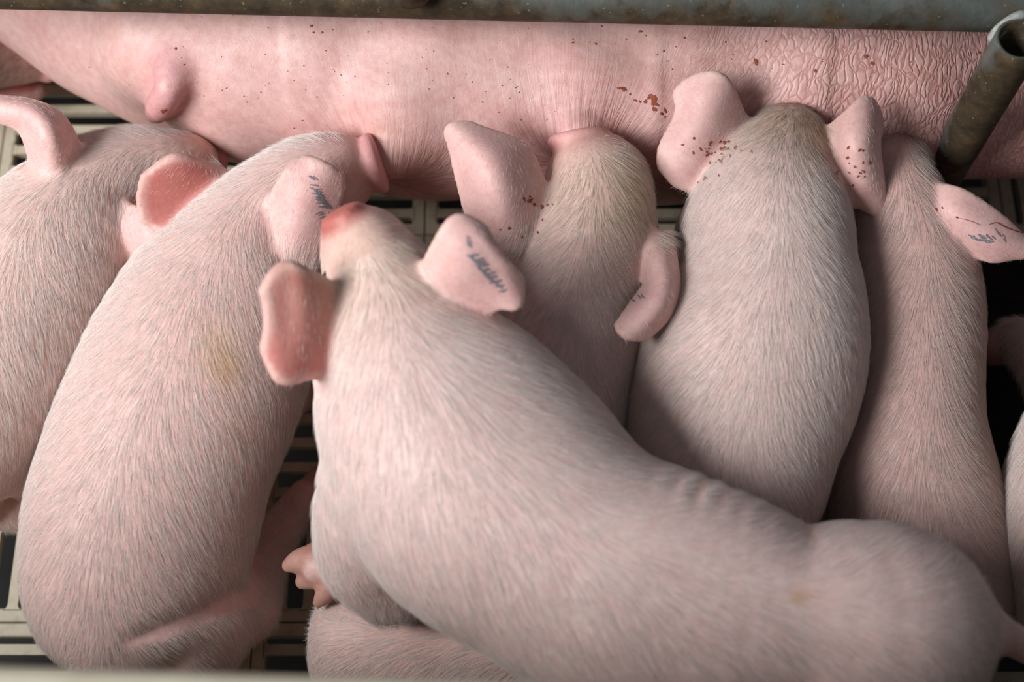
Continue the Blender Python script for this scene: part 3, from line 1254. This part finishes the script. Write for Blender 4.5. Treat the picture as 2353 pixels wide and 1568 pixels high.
p2, b2 = piglet(
    'large pale piglet sitting in the left half, snout on the sow, stained shoulder',
    [(858, 378, .245, 56, .023), (822, 390, .243, 60, .030), (772, 404, .240, 80, .040), (702, 440, .236, 112, .052), (625, 500, .226, 124, .060),
     (562, 598, .210, 160, .074), (500, 722, .20, 228, .084), (440, 875, .19, 262, .088), (372, 1040, .175, 264, .090), (326, 1200, .155, 264, .090),
     (310, 1340, .135, 248, .085), (318, 1432, .12, 212, .072)],
    ears=[[[(508, 398, .246), (510, 450, .24), (492, 515, .226)], [(420, 362, .285), (405, 450, .258), (420, 532, .245)], [(338, 385, .285), (322, 455, .268), (335, 534, .255)]],
          [[(625, 505, .262), (660, 575, .262), (715, 602, .248)], [(632, 450, .29), (690, 480, .292), (748, 530, .268)], [(662, 398, .31), (725, 420, .306), (776, 458, .284)], [(688, 360, .312), (742, 380, .316), (800, 412, .296)]]],
    extra=[Chain([at(385, 1350, .14), at(422, 1402, .125), at(425, 1470, .10), at(370, 1530, .075)], [.045, .054, .05, .035], [.05, .056, .05, .035], n=4, k=.006, tag='body'),
           Chain([at(545, 1400, .085), at(592, 1300, .055), at(655, 1205, .036), at(700, 1138, .026)], [.036, .025, .0185, .0155], [.034, .025, .0185, .0155], n=4, k=.02, tag='leg'),
           Chain([at(700, 1140, .026), at(718, 1108, .020), at(728, 1080, .014)], [.011, .010, .005], [.011, .010, .005], n=3, k=.006, tag='toe'),
           Chain([at(708, 1150, .026), at(738, 1128, .020), at(752, 1104, .014)], [.011, .010, .005], [.011, .010, .005], n=3, k=.006, tag='toe'),
           Chain([at(210, 1300, .09), at(150, 1355, .07), at(160, 1440, .05)], [.05, .035, .03], [.05, .035, .03], n=4, k=.01, tag='leg')],
    mods=(haunch_fold,), auto_legs=[(6, 1, 0, .0), (6, -1, 0, 0)], seed=1.7, cap1=.042, hair_n=62000,
    stains=[(515, 840, .013, (.62, .42, .17), .55), (500, 780, .02, (.72, .55, .33), .4), (560, 985, .02, (.52, .36, .24), .3)], inner=(0,))
marks('ear_tattoo', b2, M_INK, p2, (), hatch(722, 428, 9, 3, 6, 13, 2, 2.2) + hatch(728, 440, 7, 4, 6, 9, 8, 1.8) + hatch(712, 408, 3, 7, 2, 6, 5, 1.6) + hatch(735, 488, 4, 2, 7, 8, -3, 1.5), 'grey blue tattoo strokes')

# piglet in the middle, behind the front one
p3, b3 = piglet(
    'piglet in the middle suckling with its snout flat on the sow, broad left ear raised',
    [(1330, 322, .268, 60, .022), (1334, 350, .264, 68, .032), (1350, 395, .258, 94, .044), (1372, 452, .252, 120, .055), (1362, 535, .238, 142, .064),
     (1335, 640, .218, 170, .076), (1312, 770, .205, 176, .084), (1290, 890, .195, 176, .085), (1270, 1010, .185, 165, .08), (1262, 1090, .165, 130, .06)],
    ears=[[[(1105, 545, .262), (1180, 568, .272), (1255, 500, .268)], [(1072, 480, .282), (1150, 448, .312), (1238, 412, .285)], [(1048, 392, .292), (1112, 366, .322), (1198, 335, .302)], [(1026, 318, .302), (1040, 292, .312), (1100, 288, .308)]],
          [[(1452, 560, .25), (1498, 548, .266), (1532, 545, .256)], [(1478, 610, .26), (1518, 608, .285), (1547, 600, .268)], [(1486, 655, .272), (1522, 665, .296), (1552, 655, .276)], [(1452, 698, .286), (1494, 722, .298), (1540, 712, .276)], [(1412, 735, .288), (1440, 772, .294), (1505, 772, .276)]]],
    auto_legs=[(5, 1, 0, 0), (5, -1, 0, 0), (8, 1, 0, 0), (8, -1, 0, 0)], seed=2.9, base=(.78, .55, .50), poll=(1410, 440, .29, .05, (.58, .46, .30), .8), hair_n=34000)
marks('scabs', b3, M_SCAB, p3, [(1205, 458, 4), (1218, 462, 6), (1228, 470, 5), (1218, 452, 3.5), (1245, 476, 6), (1258, 472, 4), (1170, 524, 4), (1150, 528, 3), (1236, 535, 4), (1200, 545, 3), (1270, 470, 2.5), (1246, 505, 3)], (), 'reddish brown scabs')
marks('ear_tattoo', b3, M_INK, p3, (), hatch(1458, 690, 3, 9, -5, 5, 6, 1.8), 'faint grey tattoo strokes')

# standing piglet right of the middle
p4, b4 = piglet(
    'pale piglet right of the middle with brown poll, blood specks on both spread ears',
    [(1792, 432, .155, 46, .022), (1792, 412, .185, 62, .030), (1793, 388, .215, 88, .042), (1793, 372, .243, 105, .050), (1772, 440, .25, 150, .058),
     (1764, 520, .245, 188, .069), (1763, 620, .235, 200, .079), (1752, 730, .225, 232, .087), (1716, 840, .215, 266, .092), (1684, 960, .205, 256, .09),
     (1672, 1080, .195, 230, .085), (1685, 1170, .175, 185, .066)],
    ears=[[[(1708, 282, .272), (1702, 322, .268), (1690, 372, .262), (1648, 442, .248)], [(1658, 178, .315), (1628, 262, .302), (1592, 352, .285), (1578, 428, .262)], [(1540, 178, .302), (1562, 255, .292), (1522, 345, .278), (1526, 415, .262)]],
          [[(1902, 312, .27), (1912, 350, .268), (1922, 402, .262), (1945, 455, .25)], [(1948, 262, .30), (1960, 338, .302), (1974, 410, .282), (1984, 472, .252)], [(1994, 226, .302), (2000, 310, .298), (2008, 400, .278), (2024, 490, .248)], [(2036, 262, .275), (2012, 320, .275), (2018, 400, .262), (2040, 482, .236)]]],
    auto_legs=[(5, 1, 0, 0), (5, -1, 0, 0), (9, 1, 0, 0), (9, -1, 0, 0)], seed=4.1, base=(.80, .61, .56), poll=(1830, 285, .29, .042, (.40, .30, .18), .9), hair_n=60000, hair_len=.0145)
marks('scabs', b4, M_SCAB, p4, scatter(1640, 345, 28, 16, 22, 1.6, 4) + scatter(1625, 400, 16, 14, 8, 1.5, 3.5) + [(1668, 342, 7), (1690, 340, 6), (1658, 343, 5), (1664, 328, 5), (1675, 326, 4), (1655, 370, 5), (1632, 328, 5)]
      + scatter(1965, 385, 16, 28, 16, 1.8, 4.5) + [(1922, 398, 6), (1948, 362, 4)], (), 'reddish brown scabs')

# darker piglet beside the post
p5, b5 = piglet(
    'shaded slim piglet beside the upright post, tattooed ear pointing right',
    [(2046, 452, .13, 45, .021), (2046, 436, .16, 60, .030), (2046, 420, .19, 80, .042), (2048, 432, .212, 90, .048), (2062, 500, .212, 112, .056),
     (2078, 600, .192, 148, .068), (2084, 720, .175, 168, .079), (2080, 850, .162, 168, .082), (2076, 980, .155, 176, .082), (2085, 1100, .148, 192, .084),
     (2118, 1225, .14, 200, .085), (2155, 1340, .13, 190, .08), (2175, 1410, .12, 150, .06)],
    ears=[[[(2118, 440, .245), (2130, 490, .24), (2150, 522, .228)], [(2195, 438, .27), (2192, 498, .266), (2200, 548, .24)], [(2285, 490, .265), (2275, 542, .262), (2270, 594, .24)], [(2368, 556, .245), (2362, 575, .246), (2345, 592, .238)]]],
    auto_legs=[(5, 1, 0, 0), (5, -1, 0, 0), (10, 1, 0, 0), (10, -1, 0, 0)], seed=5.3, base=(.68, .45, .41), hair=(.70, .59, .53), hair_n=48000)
marks('ear_tattoo', b5, M_INK, p5, (), hatch(2232, 545, 9, 6, 0, 7, 7, 2.0) + hatch(2240, 550, 6, 7, 1, 11, 2, 1.6) + hatch(2288, 528, 5, 5, 6, 4, 6, 1.4), 'grey blue tattoo strokes')
marks('scabs', b5, M_SCAB, p5, [(2152, 482, 4), (2165, 478, 3), (2200, 500, 3)], [([(2272, 516), (2290, 512), (2305, 520), (2330, 530), (2350, 536)], 1.5), ([(2200, 500), (2230, 508), (2255, 518)], .8)], 'dried red scratch')


# front piglet lying across the others
def folds(X, Y, Z):
    a, b = at(1540, 1165, .32), at(1700, 1225, .32)
    T = (b - a) / np.linalg.norm(b - a)
    s = (X - a[0]) * T[0] + (Y - a[1]) * T[1] + 0 * Z
    q = (Y - a[1]) * T[0] - (X - a[0]) * T[1] + 0 * Z
    m = np.exp(-(((s - .028) / .034) ** 2)) * np.exp(-(((q - .008) / .016) ** 2))
    return -.0015 * (np.sin(s * 2 * math.pi / .0165) + .4 * np.sin(s * 300)) * m


p6, b6 = piglet(
    'blurred pale piglet in front, stretched across the lower right over the others',
    [(788, 503, .368, 44, .021), (806, 535, .362, 60, .032), (842, 590, .345, 104, .046), (878, 660, .345, 118, .054), (905, 740, .335, 152, .064),
     (925, 815, .325, 192, .074), (968, 895, .318, 228, .083), (1030, 1000, .312, 290, .09), (1125, 1125, .305, 322, .094), (1245, 1228, .30, 298, .094),
     (1355, 1305, .297, 292, .094), (1475, 1362, .295, 296, .094), (1620, 1405, .295, 280, .09), (1800, 1440, .295, 230, .084), (1995, 1450, .295, 250, .084),
     (2115, 1445, .287, 205, .07)],
    ears=[[[(795, 685, .362), (822, 770, .352), (790, 850, .335)], [(705, 628, .415), (712, 750, .392), (708, 862, .372)], [(652, 613, .425), (655, 738, .402), (648, 874, .385)], [(602, 640, .425), (620, 730, .408), (602, 835, .39)]],
          [[(968, 645, .366), (985, 695, .36), (1075, 738, .342)], [(1000, 570, .415), (1062, 622, .41), (1140, 702, .375)], [(1040, 508, .43), (1112, 572, .42), (1188, 700, .382)], [(1088, 493, .425), (1150, 592, .412), (1214, 662, .382)]]],
    extra=[Chain([at(900, 1130, .28), at(862, 1250, .245), at(905, 1340, .215)], [.058, .046, .036], [.058, .046, .036], n=4, k=.012, tag='body'),
           Chain([at(905, 1340, .20), at(840, 1320, .185), at(765, 1302, .176), at(728, 1302, .172)], [.030, .021, .016, .0155], [.030, .021, .016, .0155], n=4, k=.012, tag='leg'),
           Chain([at(742, 1284, .174), at(696, 1288, .170), at(656, 1303, .163)], [.0125, .0118, .0062], [.0125, .0112, .0055], n=3, k=.004, tag='toe'),
           Chain([at(748, 1322, .170), at(712, 1328, .163), at(688, 1342, .156)], [.0118, .0108, .0058], [.0115, .0105, .005], n=3, k=.003, tag='toe'),
           Chain([at(758, 1276, .178), at(716, 1256, .176)], [.009, .0045], [.009, .0045], n=3, k=.004, tag='toe'),
           Chain([at(775, 1335, .174), at(748, 1364, .170), at(728, 1390, .165)], [.0105, .0088, .0048], [.0105, .0088, .0048], n=3, k=.004, tag='toe'),
           Chain([at(1990, 1500, .24), at(2110, 1575, .17), at(2190, 1605, .10), at(2170, 1640, .03)], [.06, .045, .03, .017], [.06, .045, .03, .017], n=4, k=.03, tag='leg'),
           Chain([at(2060, 1380, .23), at(2120, 1400, .14), at(2060, 1400, .02)], [.05, .03, .017], [.05, .03, .017], n=4, k=.03, tag='leg'),
           Chain([at(1150, 1050, .25), at(1120, 1060, .14), at(1120, 1060, .02)], [.05, .028, .016], [.05, .028, .016], n=4, k=.03, tag='leg')],
    tail=[(2190, 1428, .298, .024), (2258, 1436, .30, .0145), (2310, 1462, .297, .0125), (2365, 1492, .29, .0115), (2450, 1535, .28, .008)],
    mods=(folds,), seed=6.6, cap1=.045, base=(.82, .61, .57), hair=(.86, .79, .745), hair_n=70000, inner=(0,), nose_col=(.50, .10, .10), poll=(800, 590, .40, .05, (.72, .62, .42), .6),
    stains=[(1830, 1372, .005, (.70, .40, .16), .8)])
marks('ear_tattoo', b6, M_INK, p6, (), hatch(1090, 585, 10, 7, 9, 13, -3, 2.9) + hatch(1082, 592, 7, 10, 11, 12, 9, 2.2) + hatch(1074, 545, 3, 2, 8, 6, 4, 2.6), 'grey blue tattoo strokes')

# piglet underneath the front one
p7, b7 = piglet(
    'piglet lying at the bottom underneath the front piglet, only its flank showing',
    [(1530, 1500, .085, 40, .022), (1500, 1505, .088, 60, .032), (1440, 1510, .09, 90, .045), (1370, 1512, .093, 110, .055), (1270, 1510, .097, 140, .068),
     (1140, 1500, .10, 160, .078), (1000, 1495, .10, 165, .08), (880, 1490, .098, 160, .078), (800, 1490, .095, 140, .07)],
    cap1=.03, seed=8.2, base=(.78, .54, .48), hair_n=30000, eyes=False)

# piglet at the right edge
p8, b8 = piglet(
    'piglet mostly outside the right edge, front leg reaching towards the shaded piglet',
    [(2680, 700, .16, 40, .022), (2665, 730, .17, 58, .030), (2640, 780, .18, 80, .042), (2610, 850, .19, 100, .052), (2560, 940, .19, 130, .065),
     (2505, 1050, .19, 165, .078), (2480, 1200, .19, 178, .085), (2480, 1340, .18, 165, .08), (2495, 1430, .165, 125, .06)],
    extra=[Chain([at(2470, 930, .14), at(2400, 850, .09), at(2345, 785, .06), at(2300, 790, .045)], [.036, .026, .021, .017], [.036, .026, .021, .017], n=4, k=.02, tag='leg'),
           Chain([at(2305, 785, .045), at(2275, 785, .035), at(2250, 785, .026)], [.0125, .012, .006], [.0125, .012, .006], n=3, k=.006, tag='toe'),
           Chain([at(2308, 805, .045), at(2280, 812, .035), at(2256, 815, .026)], [.0125, .012, .006], [.0125, .012, .006], n=3, k=.006, tag='toe')],
    auto_legs=[(7, 1, 0, 0), (7, -1, 0, 0)], seed=9.4, base=(.74, .52, .46), hair_n=16000, bounds=((-1, -1, -.01), (.62, 3, 1)))

# muzzle under the sow's groin at the upper left
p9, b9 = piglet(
    'open-mouthed piglet muzzle at the upper left corner, coloured dark for shade',
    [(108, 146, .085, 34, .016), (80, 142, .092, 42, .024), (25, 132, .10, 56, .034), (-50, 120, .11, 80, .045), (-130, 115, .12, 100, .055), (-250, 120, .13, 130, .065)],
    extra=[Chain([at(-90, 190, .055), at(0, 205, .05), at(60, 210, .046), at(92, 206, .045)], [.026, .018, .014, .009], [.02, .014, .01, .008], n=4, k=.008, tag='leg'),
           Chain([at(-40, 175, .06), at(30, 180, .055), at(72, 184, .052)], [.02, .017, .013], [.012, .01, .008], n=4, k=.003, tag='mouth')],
    seed=10.1, base=(.30, .16, .13), hair=(.28, .20, .16), hair_n=6000, eyes=False, bounds=((-.70, -1, -.01), (2, 3, 1)))  # dark skin and hair colour stand in for the shade under the sow
